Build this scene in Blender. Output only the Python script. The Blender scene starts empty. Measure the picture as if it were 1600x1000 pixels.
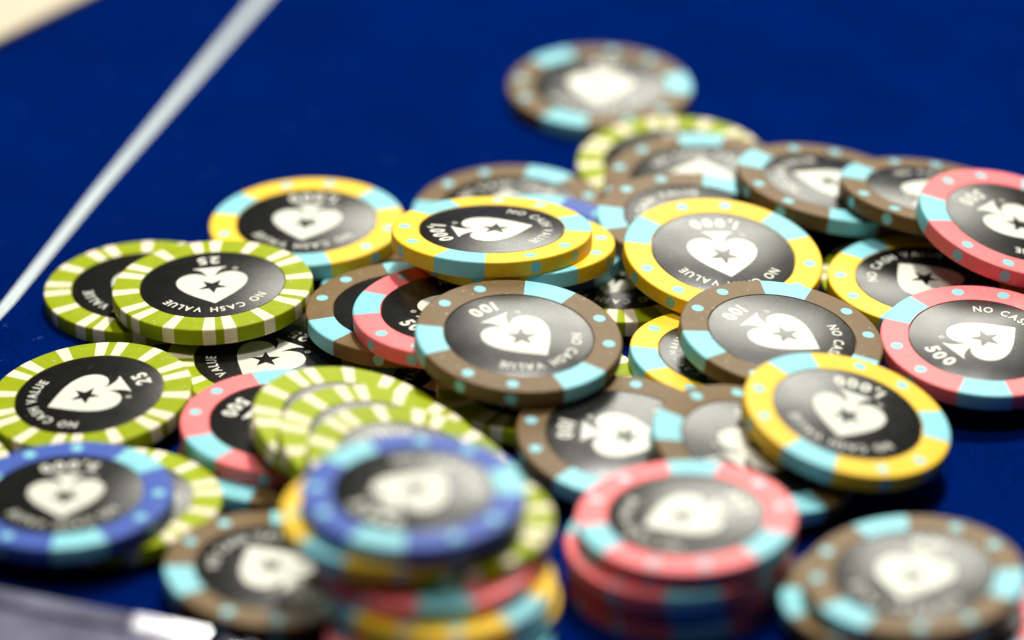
import bpy, bmesh, math, random
from mathutils import Vector, Matrix
rad = math.radians
MM = 0.001
S = bpy.context.scene
COL = S.collection

# ---------------------------------------------------------------- camera
PITCH = rad(28.0)
cd = bpy.data.cameras.new('camera'); cam = bpy.data.objects.new('camera', cd); COL.objects.link(cam)
cam.location = (0, -math.cos(PITCH), math.sin(PITCH))
cam.rotation_euler = (math.pi/2 - PITCH, 0, 0)
cd.sensor_width = 36; cd.lens = 180; cd.clip_start = 0.05; cd.clip_end = 50
cd.dof.use_dof = True; cd.dof.focus_distance = 0.980; cd.dof.aperture_fstop = 5.0
S.camera = cam

# ---------------------------------------------------------------- world, lamps, exposure
W = bpy.data.worlds.new('World'); S.world = W; W.use_nodes = True
bg = W.node_tree.nodes['Background']; bg.inputs[0].default_value = (0.75, 0.85, 1, 1); bg.inputs[1].default_value = 0.012
S.view_settings.view_transform = 'Standard'; S.view_settings.look = 'None'
S.view_settings.exposure = 0.1; S.view_settings.gamma = 1
S.cycles.sample_clamp_indirect = 4

def area(name, loc, target, sx, sy, power, color):
    d = bpy.data.lights.new(name, 'AREA'); d.shape = 'RECTANGLE'; d.size = sx; d.size_y = sy
    d.energy = power; d.color = color
    o = bpy.data.objects.new(name, d); COL.objects.link(o); o.location = loc
    o.rotation_euler = (Vector(loc) - Vector(target)).to_track_quat('Z', 'Y').to_euler()
    return o
# the bright panel behind the table, whose reflection greys the chip faces
area('back_panel_lamp', (0.148, 0.86, 0.535), (0.05, 0, 0), 0.36, 0.44, 4.2, (1, 0.98, 0.86))
# a smaller stronger lamp above it: the shadows
area('key_lamp', (0.18, 0.55, 1.45), (0, 0, 0), 0.15, 0.15, 26, (1, 0.97, 0.9))
# ceiling light over the table
area('ceiling_lamp', (-0.1, -0.25, 1.7), (0, 0, 0), 0.4, 0.4, 11, (1, 0.96, 0.9))

# ---------------------------------------------------------------- materials
def srgb(r, g, b):
    f = lambda c: (c/255/12.92) if c/255 <= .04045 else ((c/255+.055)/1.055)**2.4
    return (f(r), f(g), f(b), 1)

def mat(name, col, rough=.5, var=.12, vscale=300, bump=.0, bscale=4000, spec=.5, vary=0, speck=None, blotch=0, rvar=0, svar=0):
    m = bpy.data.materials.new(name); m.use_nodes = True; nt = m.node_tree; p = nt.nodes['Principled BSDF']
    N = nt.nodes.new; link = nt.links.new
    p.inputs['Roughness'].default_value = rough
    p.inputs['Specular IOR Level'].default_value = spec
    tc = N('ShaderNodeTexCoord'); info = N('ShaderNodeObjectInfo')
    # every chip shows another stretch of the noise
    off = N('ShaderNodeVectorMath'); off.operation = 'SCALE'; off.inputs[0].default_value = (7.3, 3.1, 5.7); link(info.outputs['Random'], off.inputs['Scale'])
    add = N('ShaderNodeVectorMath'); link(tc.outputs['Object'], add.inputs[0]); link(off.outputs[0], add.inputs[1])
    def noise(scale, detail):
        n = N('ShaderNodeTexNoise'); n.inputs['Scale'].default_value = scale; n.inputs['Detail'].default_value = detail
        link(add.outputs[0], n.inputs['Vector']); return n.outputs['Fac']
    def ramp(fac, p0, c0, p1, c1):
        r = N('ShaderNodeValToRGB'); e = r.color_ramp.elements
        e[0].position, e[1].position = p0, p1; e[0].color, e[1].color = c0, c1; link(fac, r.inputs['Fac']); return r.outputs['Color']
    out = ramp(noise(vscale, 6), .3, tuple(c*(1-var) for c in col[:3]) + (1,), .7, tuple(min(1, c*(1+var)) for c in col[:3]) + (1,))
    def mul(color, fac_out, lo, hi):
        mr = N('ShaderNodeMapRange'); mr.inputs['From Min'].default_value = 0 if fac_out is info.outputs['Random'] else .3
        mr.inputs['From Max'].default_value = 1 if fac_out is info.outputs['Random'] else .7
        mr.inputs['To Min'].default_value = lo; mr.inputs['To Max'].default_value = hi; link(fac_out, mr.inputs['Value'])
        mx = N('ShaderNodeMix'); mx.data_type = 'RGBA'; mx.blend_type = 'MULTIPLY'; mx.inputs['Factor'].default_value = 1
        link(color, mx.inputs['A']); link(mr.outputs[0], mx.inputs['B']); return mx.outputs['Result']
    if vary: out = mul(out, info.outputs['Random'], 1-vary, 1+vary*.6)
    if blotch: out = mul(out, noise(45, 3), 1-blotch, 1+blotch)
    if speck:                                       # sparse rubbed spots, lint
        mask = ramp(noise(speck[1], 2), speck[2], (0, 0, 0, 1), speck[2]+.03, (1, 1, 1, 1))
        sm = N('ShaderNodeMath'); sm.operation = 'MULTIPLY'; sm.inputs[1].default_value = speck[3]; link(mask, sm.inputs[0])
        mx = N('ShaderNodeMix'); mx.data_type = 'RGBA'; link(sm.outputs[0], mx.inputs['Factor']); link(out, mx.inputs['A']); mx.inputs['B'].default_value = speck[0]
        out = mx.outputs['Result']
    link(out, p.inputs['Base Color'])
    if rvar:                                        # handling marks: the gloss comes and goes
        mr = N('ShaderNodeMapRange'); mr.inputs['From Min'].default_value = .3; mr.inputs['From Max'].default_value = .7
        mr.inputs['To Min'].default_value = rough-rvar; mr.inputs['To Max'].default_value = rough+rvar; link(noise(160, 8), mr.inputs['Value'])
        link(mr.outputs[0], p.inputs['Roughness'])
    if svar:                                        # a grainy, slightly cloudy sheen
        m1 = N('ShaderNodeMath'); m1.operation = 'MULTIPLY'; link(noise(5200, 2), m1.inputs[0]); link(noise(110, 4), m1.inputs[1])
        mr = N('ShaderNodeMapRange'); mr.inputs['From Min'].default_value = .12; mr.inputs['From Max'].default_value = .40
        mr.inputs['To Min'].default_value = spec*(1-svar); mr.inputs['To Max'].default_value = spec*(1+svar); link(m1.outputs[0], mr.inputs['Value'])
        link(mr.outputs[0], p.inputs['Specular IOR Level'])
    if bump:
        bp = N('ShaderNodeBump'); bp.inputs['Strength'].default_value = bump; bp.inputs['Distance'].default_value = .0001
        link(noise(bscale, 3), bp.inputs['Height']); link(bp.outputs['Normal'], p.inputs['Normal'])
    return m

WORN = (srgb(225, 220, 205), 900, .70, .35)
CLAY = dict(brown=mat('brown_clay', srgb(112, 86, 45), .5, .1, 700, .25, 4500, .3, .06, WORN),
            yellow=mat('yellow_clay', srgb(246, 200, 16), .55, .06, 700, .2, 4500, .5, .05, WORN),
            pink=mat('pink_clay', srgb(248, 118, 120), .55, .06, 700, .2, 4500, .5, .05, WORN),
            blue=mat('blue_clay', srgb(58, 88, 174), .5, .07, 700, .2, 4500, .3, .05, WORN),
            green=mat('green_clay', srgb(154, 169, 0), .55, .07, 700, .2, 4500, .15, .06, WORN))
CYAN = mat('turquoise_clay', srgb(126, 203, 213), .55, .06, 700, .2, 4500, .7, .05)
CREAM = mat('cream_clay', srgb(238, 226, 196), .55, .06, 700, .2, 4500, .2, .05)
INLAY = mat('black_inlay', srgb(22, 22, 20), .27, .2, 500, .1, 5500, .5, 0, (srgb(120, 120, 112), 1100, .72, .25), 0, .02, .3)
PRINT = mat('white_print', srgb(218, 218, 204), .45, .05, 700, .25, 6000, .5, .04)

# felt: blue, matte, fine fibres, a little lint
FELT = mat('blue_felt', srgb(0, 24, 87), .95, .3, 1100, .9, 2500, 0, 0, (srgb(60, 80, 150), 420, .735, .5), .12)
LINE = mat('felt_white_print', srgb(190, 200, 202), .9, .1, 900, .7, 2500, .1, 0, None, .06)
PAPER = mat('cream_board', srgb(200, 188, 162), .6, .06, 30, blotch=.06)
ACR = mat('clear_plastic', (.31, .31, .42, 1), .12, .25, 120, .15, 900, .8, 0, None, .25, .05)
pa = ACR.node_tree.nodes['Principled BSDF']
pa.inputs['Transmission Weight'].default_value = .45; pa.inputs['IOR'].default_value = 1.49

# ---------------------------------------------------------------- helpers
def obj(name, data, material=None, parent=None):
    o = bpy.data.objects.new(name, data); COL.objects.link(o)
    if material and not data.materials: data.materials.append(material)
    if parent: o.parent = parent
    return o

def mesh(name, verts, faces, smooth=True):
    me = bpy.data.meshes.new(name); me.from_pydata(verts, [], faces); me.update()
    bm = bmesh.new(); bm.from_mesh(me); bmesh.ops.recalc_face_normals(bm, faces=bm.faces); bm.to_mesh(me); bm.free()
    if smooth:
        for p in me.polygons: p.use_smooth = True
        me.set_sharp_from_angle(angle=rad(35))
    return me

R, T, RI, FIL = 19.5*MM, 3.4*MM, 14.05*MM, .42*MM
GAP = .16*MM

def outer_profile():
    """top inner edge of the clay ring, over the rounded rim, down to the underside: (r, z, nr, nz)"""
    p = [(RI+GAP+.07*MM, T, -.3, 1), (R-FIL, T, 0, 1)]
    for k in range(1, 6):
        a = k/6*math.pi/2
        p.append((R-FIL+FIL*math.sin(a), T-FIL+FIL*math.cos(a), math.sin(a), math.cos(a)))
    p += [(R, T-FIL, 1, 0), (R, FIL, 1, 0)]
    for k in range(1, 6):
        a = k/6*math.pi/2
        p.append((R-FIL+FIL*math.cos(a), FIL-FIL*math.sin(a), math.cos(a), -math.sin(a)))
    p += [(R-FIL, 0, 0, -1), (RI+GAP, 0, 0, -1)]
    return p
PROF = outer_profile()

def body_mesh():
    prof = [(0, T-.45*MM), (RI+GAP, T-.45*MM), (RI+GAP, T-.06*MM)] + [(r, z) for r, z, _, _ in PROF] + [(0, 0)]
    N = 128; v = []; f = []
    for r, z in prof[1:-1]:
        for k in range(N):
            a = 2*math.pi*k/N; v.append((r*math.cos(a), r*math.sin(a), z))
    m = len(prof)-2
    for i in range(m-1):
        for k in range(N):
            f.append((i*N+k, i*N+(k+1) % N, (i+1)*N+(k+1) % N, (i+1)*N+k))
    v += [(0, 0, prof[0][1]), (0, 0, 0)]
    for k in range(N):
        f.append((len(v)-2, k, (k+1) % N)); f.append((len(v)-1, (m-1)*N+k, (m-1)*N+(k+1) % N))
    return mesh('chip_body', v, f)

def disc_mesh():
    N = 96; v = []; f = []
    prof = [(RI-.12*MM, T-.03*MM), (RI-.03*MM, T-.06*MM), (RI, T-.14*MM), (RI, T-.42*MM)]
    for r, z in prof:
        for k in range(N):
            a = 2*math.pi*k/N; v.append((r*math.cos(a), r*math.sin(a), z))
    for i in range(len(prof)-1):
        for k in range(N): f.append((i*N+k, i*N+(k+1) % N, (i+1)*N+(k+1) % N, (i+1)*N+k))
    f.append(tuple(range(N)))
    return mesh('inlay', v, f)

LIFT = .018*MM
def sector_mesh(name, half, n, parallel=False):
    """an inlaid piece of other clay that wraps from the face over the rim to the underside, centred on +x"""
    v = []; f = []
    for r, z, nr, nz in PROF:
        h = half if not parallel else math.asin(min(1, math.sin(half)*(R/r)*(.84+.16*(r-RI)/(R-RI))))
        for k in range(n+1):
            a = -h+2*h*k/n; rr = r+LIFT*nr
            v.append((rr*math.cos(a), rr*math.sin(a), z+LIFT*nz))
    for i in range(len(PROF)-1):
        for k in range(n): f.append((i*(n+1)+k, i*(n+1)+k+1, (i+1)*(n+1)+k+1, (i+1)*(n+1)+k))
    return mesh(name, v, f)

def dot_mesh():
    v = []; f = []; N = 24; rr = 1.15*MM; rc = 16.95*MM
    for k in range(N):
        a = 2*math.pi*k/N; v.append((rc+rr*math.cos(a), rr*math.sin(a), T+LIFT))
    f.append(tuple(range(N)))
    # the same plug on the rim
    v.append((R+LIFT, 0, T/2))
    for k in range(N):
        a = 2*math.pi*k/N; t = 1.12*MM*math.cos(a)/R
        v.append(((R+LIFT)*math.cos(t), (R+LIFT)*math.sin(t), T/2+1.2*MM*math.sin(a)))
    for k in range(N): f.append((N, N+1+k, N+1+(k+1) % N))
    return mesh('edge_dot', v, f, False)

ZP = T-.03*MM+.012*MM
def curve_to_mesh(cu, name):
    o = bpy.data.objects.new('tmp', cu); COL.objects.link(o)
    dg = bpy.context.evaluated_depsgraph_get(); dg.update()
    me = bpy.data.meshes.new_from_object(o.evaluated_get(dg))
    bpy.data.objects.remove(o); me.name = name
    return me

def emblem_mesh():
    """spade with a star cut out, tip towards +x"""
    half = []
    def bez(p0, p1, p2, p3, n):
        for k in range(n):
            t = k/n; u = 1-t
            half.append((u**3*p0[0]+3*u*u*t*p1[0]+3*u*t*t*p2[0]+t**3*p3[0], u**3*p0[1]+3*u*u*t*p1[1]+3*u*t*t*p2[1]+t**3*p3[1]))
    half.append((8.2, 0)); half.append((8.05, .22))
    bez((7.9, .38), (5.4, 2.9), (2.2, 6.9), (-1.5, 6.95), 14)
    bez((-1.5, 6.95), (-4.3, 6.9), (-5.6, 4.3), (-4.9, 2.6), 10)
    bez((-4.9, 2.6), (-4.6, 1.7), (-4.0, 1.0), (-3.1, .72), 6)
    bez((-3.1, .72), (-4.6, .95), (-6.3, 1.6), (-7.1, 3.05), 8)
    half.append((-7.15, 3.2)); half.append((-7.38, 3.2)); half.append((-7.38, 0))
    pts = half + [(x, -y) for x, y in reversed(half[1:-1])]
    star = []
    for k in range(10):
        a = k*math.pi/5; r = 3.05 if k % 2 == 0 else 1.22
        star.append((.75+r*math.cos(a), r*math.sin(a)))
    cu = bpy.data.curves.new('emblem', 'CURVE'); cu.dimensions = '2D'; cu.fill_mode = 'BOTH'
    for P in (pts, star):
        s = cu.splines.new('POLY'); s.points.add(len(P)-1); s.use_cyclic_u = True
        for q, (x, y) in zip(s.points, P): q.co = (x*MM, y*MM, 0, 1)
    me = curve_to_mesh(cu, 'emblem')
    for v in me.vertices: v.co.z = ZP
    return me

GLY = {}
def glyph(ch, bold):
    if (ch, bold) in GLY: return GLY[ch, bold]
    cu = bpy.data.curves.new('t', 'FONT'); cu.body = ch; cu.size = 1; cu.resolution_u = 3; cu.offset = bold
    me = curve_to_mesh(cu, 't')
    V = [v.co.copy() for v in me.vertices]; F = [tuple(p.vertices) for p in me.polygons]
    x0 = min(v.x for v in V); x1 = max(v.x for v in V)
    GLY[ch, bold] = ([(v.x-x0, v.y) for v in V], F, x1-x0)
    return GLY[ch, bold]

def text_mesh(name, text, radius, height, squeeze, gap, bold, centre, outward):
    """letters set one by one along an arc; CENTRE is the direction of the middle letter; OUTWARD: letter tops point outwards"""
    sc = height/.72; items = []; total = 0
    for ch in text:
        if ch == ' ': w = height*.42; items.append((None, w))
        else:
            g = glyph(ch, bold); w = g[2]*sc*squeeze; items.append((g, w))
        total += w+gap
    total -= gap
    v = []; f = []; s = -total/2
    rm = radius+height/2 if outward else radius-height/2
    for g, w in items:
        mid = s+w/2; s += w+gap
        if not g: continue
        a = centre - mid/rm if outward else centre + mid/rm
        up = Vector((math.cos(a), math.sin(a))) * (1 if outward else -1)
        rt = Vector((up.y, -up.x)); base = Vector((math.cos(a), math.sin(a)))*radius
        n0 = len(v)
        for x, y in g[0]:
            p = base + rt*(x*sc*squeeze-w/2) + up*(y*sc); v.append((p.x, p.y, ZP))
        f += [tuple(n0+i for i in q) for q in g[1]]
    me = bpy.data.meshes.new(name); me.from_pydata(v, [], f); me.update()
    return me

ME_BODY, ME_DISC = body_mesh(), disc_mesh()
ME_SPOT = sector_mesh('edge_spot', rad(15.3), 12)
ME_STRIPE = sector_mesh('edge_stripe', rad(3.7), 4)
ME_DOT = dot_mesh(); ME_EMB = emblem_mesh()
ME_NCV = text_mesh('lettering', 'NO CASH VALUE', 9.95*MM, 1.95*MM, .86, .42*MM, .022, 0, True)
NUM = dict(brown='100', green='25', pink='500', yellow='1,000', blue='5,000')
def mark_mesh():
    v = []; f = []; cx, cy = -6.2*MM, 4.9*MM
    for r in (.42*MM, .55*MM):
        for k in range(20): v.append((cx+r*math.cos(k*math.pi/10), cy+r*math.sin(k*math.pi/10), ZP))
    for k in range(20): f.append((k, (k+1) % 20, 20+(k+1) % 20, 20+k))
    vv, ff, w = glyph('R', .02); sc = .55*MM/.72; n0 = len(v)
    v += [(cx+(y-.36)*sc, cy-(x-w/2)*sc, ZP) for x, y in vv]; f += [tuple(n0+i for i in q) for q in ff]
    me = bpy.data.meshes.new('registered_mark'); me.from_pydata(v, [], f); me.update(); return me
ME_REG = mark_mesh(); ME_REG.materials.append(PRINT)
ME_NUM = {k: text_mesh('number', t, 11.9*MM, 2.8*MM, 1.0, .46*MM, .042, math.pi, False) for k, t in NUM.items()}
BODY = {}
for k in CLAY:
    BODY[k] = ME_BODY.copy(); BODY[k].name = 'chip_body'; BODY[k].materials.append(CLAY[k])
    ME_NUM[k].materials.append(PRINT)
ME_DISC.materials.append(INLAY); ME_SPOT.materials.append(CYAN); ME_DOT.materials.append(CYAN)
ME_STRIPE.materials.append(CREAM); ME_EMB.materials.append(PRINT); ME_NCV.materials.append(PRINT)

def turned(name, me, ang, parent):
    o = obj(name, me, None, parent); o.rotation_euler = (0, 0, ang); return o

def make_chip(kind):
    root = bpy.data.objects.new('poker_chip', None); COL.objects.link(root)
    root.empty_display_size = .01; root['category'] = 'poker chip'
    obj('chip_body', BODY[kind], None, root)
    inl = obj('inlay', ME_DISC, None, root)
    obj('emblem', ME_EMB, None, inl); obj('lettering', ME_NCV, None, inl); obj('number', ME_NUM[kind], None, inl); obj('registered_mark', ME_REG, None, inl)
    if kind == 'green':
        for k in range(6):
            for d in (-6.1, 6.1, 30):
                turned('edge_stripe', ME_STRIPE, rad(60*k+d), root)
    else:
        for k in range(3):
            turned('edge_spot', ME_SPOT, rad(120*k), root)
            for d in (45, 75): turned('edge_dot', ME_DOT, rad(120*k+d), root)
    return root

def copy_chip(src):
    r = src.copy(); COL.objects.link(r)
    for ch in src.children:
        c = ch.copy(); COL.objects.link(c); c.parent = r
        for g in ch.children:
            d = g.copy(); COL.objects.link(d); d.parent = c
    return r

# ---------------------------------------------------------------- table: felt, printed line
def slab(name, outline, z0, z1, material, bevel=0, parent=None, seg=3):
    bm = bmesh.new()
    vs = [bm.verts.new((x, y, z0)) for x, y in outline]; fc = bm.faces.new(vs)
    ex = bmesh.ops.extrude_face_region(bm, geom=[fc])
    for e in ex['geom']:
        if isinstance(e, bmesh.types.BMVert): e.co.z = z1
    bmesh.ops.recalc_face_normals(bm, faces=bm.faces)
    if bevel:
        bmesh.ops.bevel(bm, geom=[e for e in bm.edges], offset=bevel, segments=seg, profile=.5, affect='EDGES')
    me = bpy.data.meshes.new(name); bm.to_mesh(me); bm.free()
    for p in me.polygons: p.use_smooth = True
    me.set_sharp_from_angle(angle=rad(40))
    return obj(name, me, material, parent)

felt = slab('table', [(-1.4, -.75), (1.4, -.75), (1.4, 1.2), (-1.4, 1.2)], -.03, 0, FELT)
felt['kind'] = 'structure'
LP = [(-57.4, -54.1, 150.9), (-86.4, -83.6, 55.9), (-100.6, -97.9, 6.3), (-106.6, -104.2, -12)]
ext = [(-57.4+.3*150, -54.1+.32*150, 300.9)] + LP
bm = bmesh.new(); rows = [(bm.verts.new((a*MM, y*MM, .00006)), bm.verts.new((b*MM, y*MM, .00006))) for a, b, y in ext]
for (a, b), (c, d) in zip(rows, rows[1:]): bm.faces.new((a, c, d, b))
bmesh.ops.recalc_face_normals(bm, faces=bm.faces)
me = bpy.data.meshes.new('printed_line'); bm.to_mesh(me); bm.free()
obj('printed_line', me, LINE, felt)

# ---------------------------------------------------------------- chips: kind, centre of the upper face (mm), tilt (nx, ny), angle of the spade tip, angle of an edge piece, label
CHIPS = [
    ('brown', 18.65, 99.13, 3.64, 0.0109, -0.016, -97, -115,
     'brown chip lying alone beyond the heap, farthest from the viewer'),
    ('green', 32.86, 62.77, 3.98, -0.0263, -0.0263, -95, 95,
     'green striped chip at the back, half under a brown chip, nearest the lone chip'),
    ('brown', 38.04, 48.41, 7.06, -0.0238, -0.0277, 86, 87,
     'brown chip lying directly on the farthest green striped chip'),
    ('brown', 36.25, 22.58, 10.97, 0.0698, -0.0174, 144, -173,
     'brown chip tucked under the far edge of the tilted yellow chip with grey glare'),
    ('brown', 64.42, 38.34, 11.01, 0.1736, 0.075, 166, 160,
     'brown chip leaning at the back right with its spade pointing left'),
    ('brown', 84.75, 31.22, 12.49, 0.1467, 0.13, 76, 161,
     'brown chip at the back right tucked under the edge of the uppermost pink chip'),
    ('pink', 98.79, 12.48, 15.09, 0.2467, -0.0618, -36, -175,
     'uppermost pink chip at the right edge of the heap, shading a yellow chip below it'),
    ('yellow', 81.01, 2.08, 7.81, 0.0448, -0.0037, 129, 133,
     'yellow chip half shaded between two pink chips at the right'),
    ('pink', 89.37, -26.38, 9.81, 0.055, -0.0794, 36, 147,
     'pink chip with pale glare on its face, in front of the half shaded yellow chip'),
    ('yellow', 41.13, 2.53, 13.43, 0.1095, -0.112, -81, 162,
     'yellow chip tilted forward right of centre with a bright grey glare over its whole face'),
    ('brown', 51.01, -29.89, 13.13, 0.13, -0.0441, -32, -155,
     'brown chip with a bright silvery face, leaning on a yellow chip right of centre'),
    ('yellow', 41.73, -29.11, 7.76, 0.1081, 0.0245, -157, -165,
     'yellow chip mostly covered by the brown chip with the silvery face'),
    ('yellow', 61.64, -61.38, 13.18, 0.212, -0.0924, -105, 124,
     'foremost yellow chip at the right, tilted over a brown chip, spade pointing down'),
    ('brown', 44.63, -68.3, 9.97, 0.235, -0.1001, 50, 175,
     'brown chip lying under the foremost right yellow chip and behind the stack of pink chips'),
    ('brown', 20.2, -61.91, 8.91, 0.0768, -0.11, -5, 125,
     'brown chip in front of the sharp central brown chip, its spade pointing right'),
    ('brown', 1.31, -36.83, 16.44, 0.072, -0.08, -50, -169,
     'sharp brown chip on top at the centre, number 100 at its upper left'),
    ('pink', -10.98, -19.08, 12.87, -0.0275, 0.0121, 47, 171,
     'pink chip half in shadow between two brown chips, left of the sharp central brown chip'),
    ('brown', -20.31, -11.65, 9.23, -0.0286, 0.0125, -72, -150,
     'brown chip partly under the shadowed pink chip, its turquoise patch facing the viewer'),
    ('brown', -18.26, 6.15, 3.44, -0.0095, 0.005, 138, 157,
     'brown chip lying lowest under another brown one, behind the shadowed pink chip'),
    ('yellow', -3.94, 2.5, 18.78, 0.005, 0.1342, 14, -109,
     'yellow chip on top of another yellow chip at the centre back, its spade pointing right'),
    ('yellow', 0.59, 3.96, 15.24, 0.0053, 0.1344, -40, -67,
     'yellow chip just under the topmost yellow chip at the centre back'),
    ('brown', -0.67, 40.8, 3.82, -0.0236, -0.0152, 93, 62,
     'brown chip lying behind the pair of piled yellow chips, its face washed out by glare'),
    ('blue', 3.95, 18.95, 8.3, -0.0085, 0.006, 139, 84,
     'blue chip almost hidden between the pair of piled yellow chips and a brown chip'),
    ('yellow', -41.06, 30.22, 6.35, -0.03, 0.0015, -95, -89,
     'blurred yellow chip lying flat at the upper left, spade pointing at the viewer'),
    ('green', -58.11, -2.88, 9.39, -0.0419, 0.0176, -83, 97,
     'green striped chip overlapping another one at the left, spade pointing at the viewer'),
    ('green', -72.33, 7.08, 3.91, -0.0344, 0.0025, -112, 121,
     'green striped chip farthest left at the back, half covered by another green chip'),
    ('green', -46.63, -22.18, 3.65, 0.0142, -0.0019, -123, -175,
     'green striped chip low between three others, only its spade and left rim in view'),
    ('green', -79.53, -39.7, 5.28, -0.1023, -0.0335, -157, 80,
     'sharp tilted green striped chip at the left edge, its dark face fully in view'),
    ('blue', -80.5, -83.02, 8.62, -0.045, 0.0012, -90, -78,
     'blue chip at the lower left lying on a green striped chip'),
    ('green', -72.04, -77.89, 4.92, 0.0002, 0.0194, -50, 13,
     'green striped chip mostly hidden under the blue chip at the lower left'),
    ('pink', -42.18, -52.23, 6.78, 0.01, -0.0082, -26, -144,
     'pink chip left of the fanned green chips, with the number 500 at its left'),
    ('brown', -42.15, -102.85, 5.08, 0.0613, -0.0196, 125, -161,
     'brown chip at the lower left, between the clear acrylic and the tall mixed stack'),
    ('green', -28.4, -61.34, 10.52, 0.2087, -0.0768, 3, 127,
     'rearmost and lowest of the three fanned green striped chips behind the tall stack'),
    ('green', -23.1, -71.26, 12.02, 0.2095, -0.0774, 173, 112,
     'middle one of the three fanned green striped chips behind the tall stack'),
    ('green', -17.68, -82.12, 13.79, 0.2278, -0.0646, 153, 142,
     "uppermost of the three fanned green striped chips, partly behind the tall stack's blue top"),
    ('green', -12.15, -111.01, 20.06, -0.0034, -0.008, 91, -20,
     'green striped chip in the tall mixed stack, jutting out right under the top two'),
    ('blue', -14.67, -72.38000000000001, 4.4799999999999995, 0.08, -0.0, -166, 21,
     'blue chip on the felt under the fanned green chips, turquoise patch at its right'),
    ('yellow', -8.87, -31.66, 3.28, 0.0015, 0.0001, -170, 160,
     'yellow chip in deep shadow under the sharp central brown chip, lettering barely visible'),
    ('green', 5.24, -37.22, 6.54, 0.0022, 0.0007, 58, -121,
     'green striped chip under the front edge of the sharp central brown chip'),
    ('green', 21.37, 8.65, 5.21, -0.0084, 0.006, -112, -91,
     'green striped chip in the dark gap behind the sharp brown chip, two stripes lit'),
    ('green', 80.22, 11.52, 3.76, 0.0017, -0.0012, -53, 175,
     'green striped chip under the half shaded yellow chip, two pale stripes showing beside it'),
    ('green', -111.31, -65.38, 3.4, 0.0001, 0.0005, 152, 26,
     'green striped chip at the left picture edge, only a sliver of rim in view'),
    ('blue', -17.14, -113.19, 26.8, 0.0007, -0.0175, 51, -109,
     'blue chip on top of the tall mixed stack in the foreground, strongly blurred'),
    ('pink', 30.78, -100.78, 14.59, -0.0217, -0.0115, -156, -156,
     'pink chip on top of the short all pink stack in the foreground'),
    ('brown', 70.08, -115.0, 11.08, -0.0472, -0.0264, -109, 105,
     'strongly blurred brown chip at the lower right with a pale face, topmost there'),
    ('yellow', -20.64, -113.46, 23.32, -0.0033, -0.0079, -154, -130,
     'yellow chip second from the top of the tall mixed stack'),
    ('pink', -14.23, -116.4, 16.72, -0.0033, -0.0086, -100, -81,
     'pink chip fourth from the top of the tall mixed stack, under the green one'),
    ('yellow', -12.1, -120.56, 13.39, -0.0033, -0.0084, -123, -36,
     'yellow chip fifth from the top of the tall mixed stack, right under the pink one'),
    ('yellow', -11.32, -120.78, 10.09, -0.0033, -0.0082, 10, -39,
     'yellow chip sixth from the top of the tall mixed stack, lying on a pink one'),
    ('pink', -12.56, -127.47, 6.71, -0.0022, -0.0073, 60, -9,
     'pink chip second from the bottom of the tall mixed stack'),
    ('yellow', -12.25, -127.43, 3.36, -0.0014, -0.0039, -54, -5,
     'yellow chip at the bottom of the tall mixed stack'),
    ('pink', 28.9, -102.0, 10.13, -0.0006, 0.0019, 14, -82,
     'pink chip second from the top of the short all pink stack'),
    ('pink', 30.2, -101.0, 6.72, 0.0028, 0.0066, 98, -83,
     'pink chip third from the top of the short all pink stack'),
    ('brown', 66.26, -114.75, 6.96, -0.0104, -0.0064, -128, -172,
     'lower of the two brown chips at the lower right, turquoise patch at its left'),
    ('pink', 75.53, -117.78, 3.5, -0.008, 0.0073, 113, -47,
     'pink chip under the two brown chips in the lower right corner, dark red edge showing'),
    ('pink', 29.4, -101.4, 3.36, 0.0014, 0.0037, -53, -79,
     'pink chip at the bottom of the short all pink stack'),
    ('brown', -42.3, -58.0, 3.45, 0, 0, 20, -122,
     'brown chip directly under the pink chip left of the fanned green chips'),
]
PROTO = {}
for kind, x, y, z, nx, ny, tip, mark, label in CHIPS:
    if kind not in PROTO: PROTO[kind] = chip = make_chip(kind)
    else: chip = copy_chip(PROTO[kind])
    n = Vector((nx, ny, 1)).normalized()
    ax = (Vector((1, 0, 0)) - n*n.x).normalized(); ay = n.cross(ax)
    M = Matrix((ax, ay, n)).transposed().to_4x4() @ Matrix.Rotation(rad(mark), 4, 'Z')
    M.translation = Vector((x, y, z))*MM - n*T
    chip.matrix_world = M
    for ch in chip.children:
        if ch.name.startswith('inlay'): ch.rotation_euler = (0, 0, rad(tip-mark))
    chip['label'] = label; chip['group'] = 'poker chips heaped and stacked on the blue felt'

# ---------------------------------------------------------------- the board in the far left corner
d = Vector((18.4, 24.2)).normalized(); nrm = Vector((-d.y, d.x)); p0 = Vector((-111.2, 126.7))
q = [p0-d*90, p0+d*160, p0+d*160+nrm*110, p0-d*90+nrm*110]
bd = slab('cream_card', [(v.x*MM, v.y*MM) for v in q], .0003, .0022, PAPER, .0004)
bd['label'] = 'blurred cream card lying on the felt in the far left corner'; bd['category'] = 'card'

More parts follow.
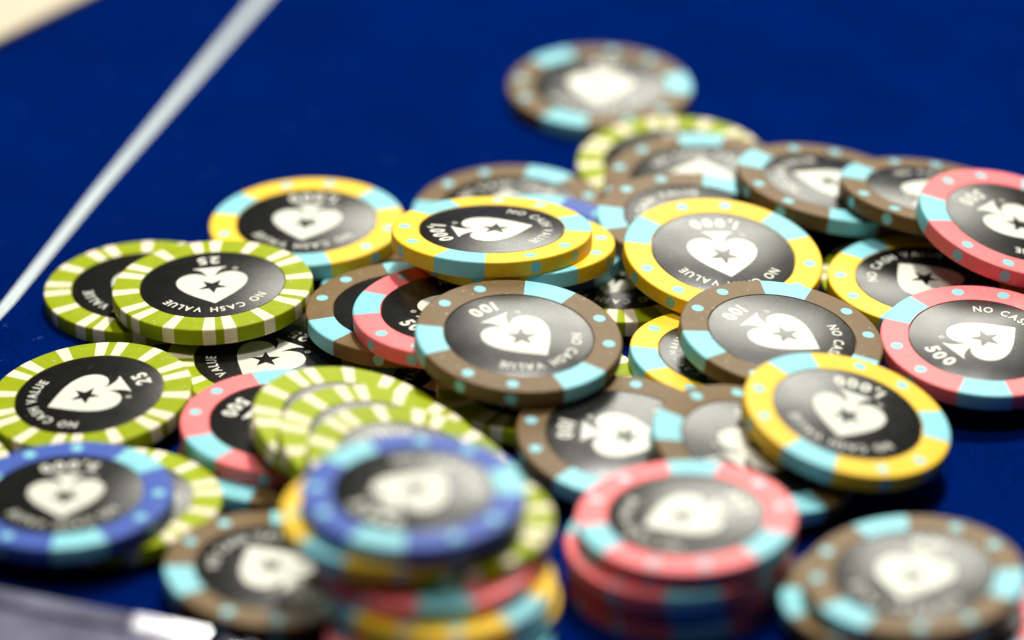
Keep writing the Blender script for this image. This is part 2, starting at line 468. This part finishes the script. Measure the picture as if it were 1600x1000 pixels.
# ---------------------------------------------------------------- clear plastic sheet at the lower left
root = bpy.data.objects.new('plastic_sheet', None); COL.objects.link(root); root.location = (-.075, -.15, 0)
root['label'] = 'clear plastic sheet with a glinting folded edge, cut off by the lower left corner'; root['category'] = 'plastic sheet'
A0, A1 = Vector((-90.2, -108.9)), Vector((-50.5, -123.5))
AD = (A1-A0).normalized(); AN = Vector((AD.y, -AD.x))          # along the far edge; towards the viewer
def film(name, s0, s1, t0, t1, ns, nt, height, thick, parent=root):
    top = []; 
    for i in range(ns+1):
        for j in range(nt+1):
            s = s0+(s1-s0)*i/ns; t = t0+(t1-t0)*j/nt; p = A0+AD*s+AN*t
            top.append((p.x*MM+.075, p.y*MM+.15, height(s, t)*MM))
    n = len(top); v = top+[(x, y, z-thick*MM) for x, y, z in top]; f = []
    ix = lambda i, j: i*(nt+1)+j
    for i in range(ns):
        for j in range(nt):
            q = (ix(i, j), ix(i+1, j), ix(i+1, j+1), ix(i, j+1)); f += [q, tuple(n+k for k in reversed(q))]
    ring = [ix(i, 0) for i in range(ns+1)]+[ix(ns, j) for j in range(1, nt+1)]+[ix(i, nt) for i in range(ns-1, -1, -1)]+[ix(0, j) for j in range(nt-1, 0, -1)]
    for a, b in zip(ring, ring[1:]+ring[:1]): f.append((a, n+a, n+b, b))
    return obj(name, mesh(name, v, f), ACR, parent)
DS, DT = .20, .262                                            # slopes of the added glint facets, aimed to mirror the key lamp
def droop(s):
    return 4.4 + .025*math.sin(s*.9)
film('folded_edge', -60, 26, 0, 4.2, 120, 8, lambda s, t: droop(s)+.5*math.sin(min(1, t/4.2)*math.pi), 1.2)
film('glint_facets', 26.2, 40.2, .1, 3.7, 150, 4, lambda s, t: 4.75 - DS*((s-26.2) % 2.0) - DT*t, .8)  # added sawtooth strip, shaped only to make the bright glint on the edge
film('sheet', -60, 41.5, 4.3, 60, 260, 40, lambda s, t: droop(s)-.5-.10*min(t, 12)+.10*math.sin(s*.45+t*.8)+.05*math.sin(s*1.3-t*.5), .6)
rr = random.Random(3); W1 = [(rr.uniform(.5, 1.6), rr.uniform(.5, 1.6), rr.uniform(0, 6), rr.uniform(.12, .3)) for k in range(6)]
film('crumpled_glint_corner', 43.2, 64, .5, 30, 60, 60, lambda s, t: 3.6 - .24*((s-43.2) % 4.0) - .235*(t % 4.0) + .6*sum(d*math.sin(a*s+b*t+c) for a, b, c, d in W1), .4)  # crumpled film with added steps tilted to throw sparse glints
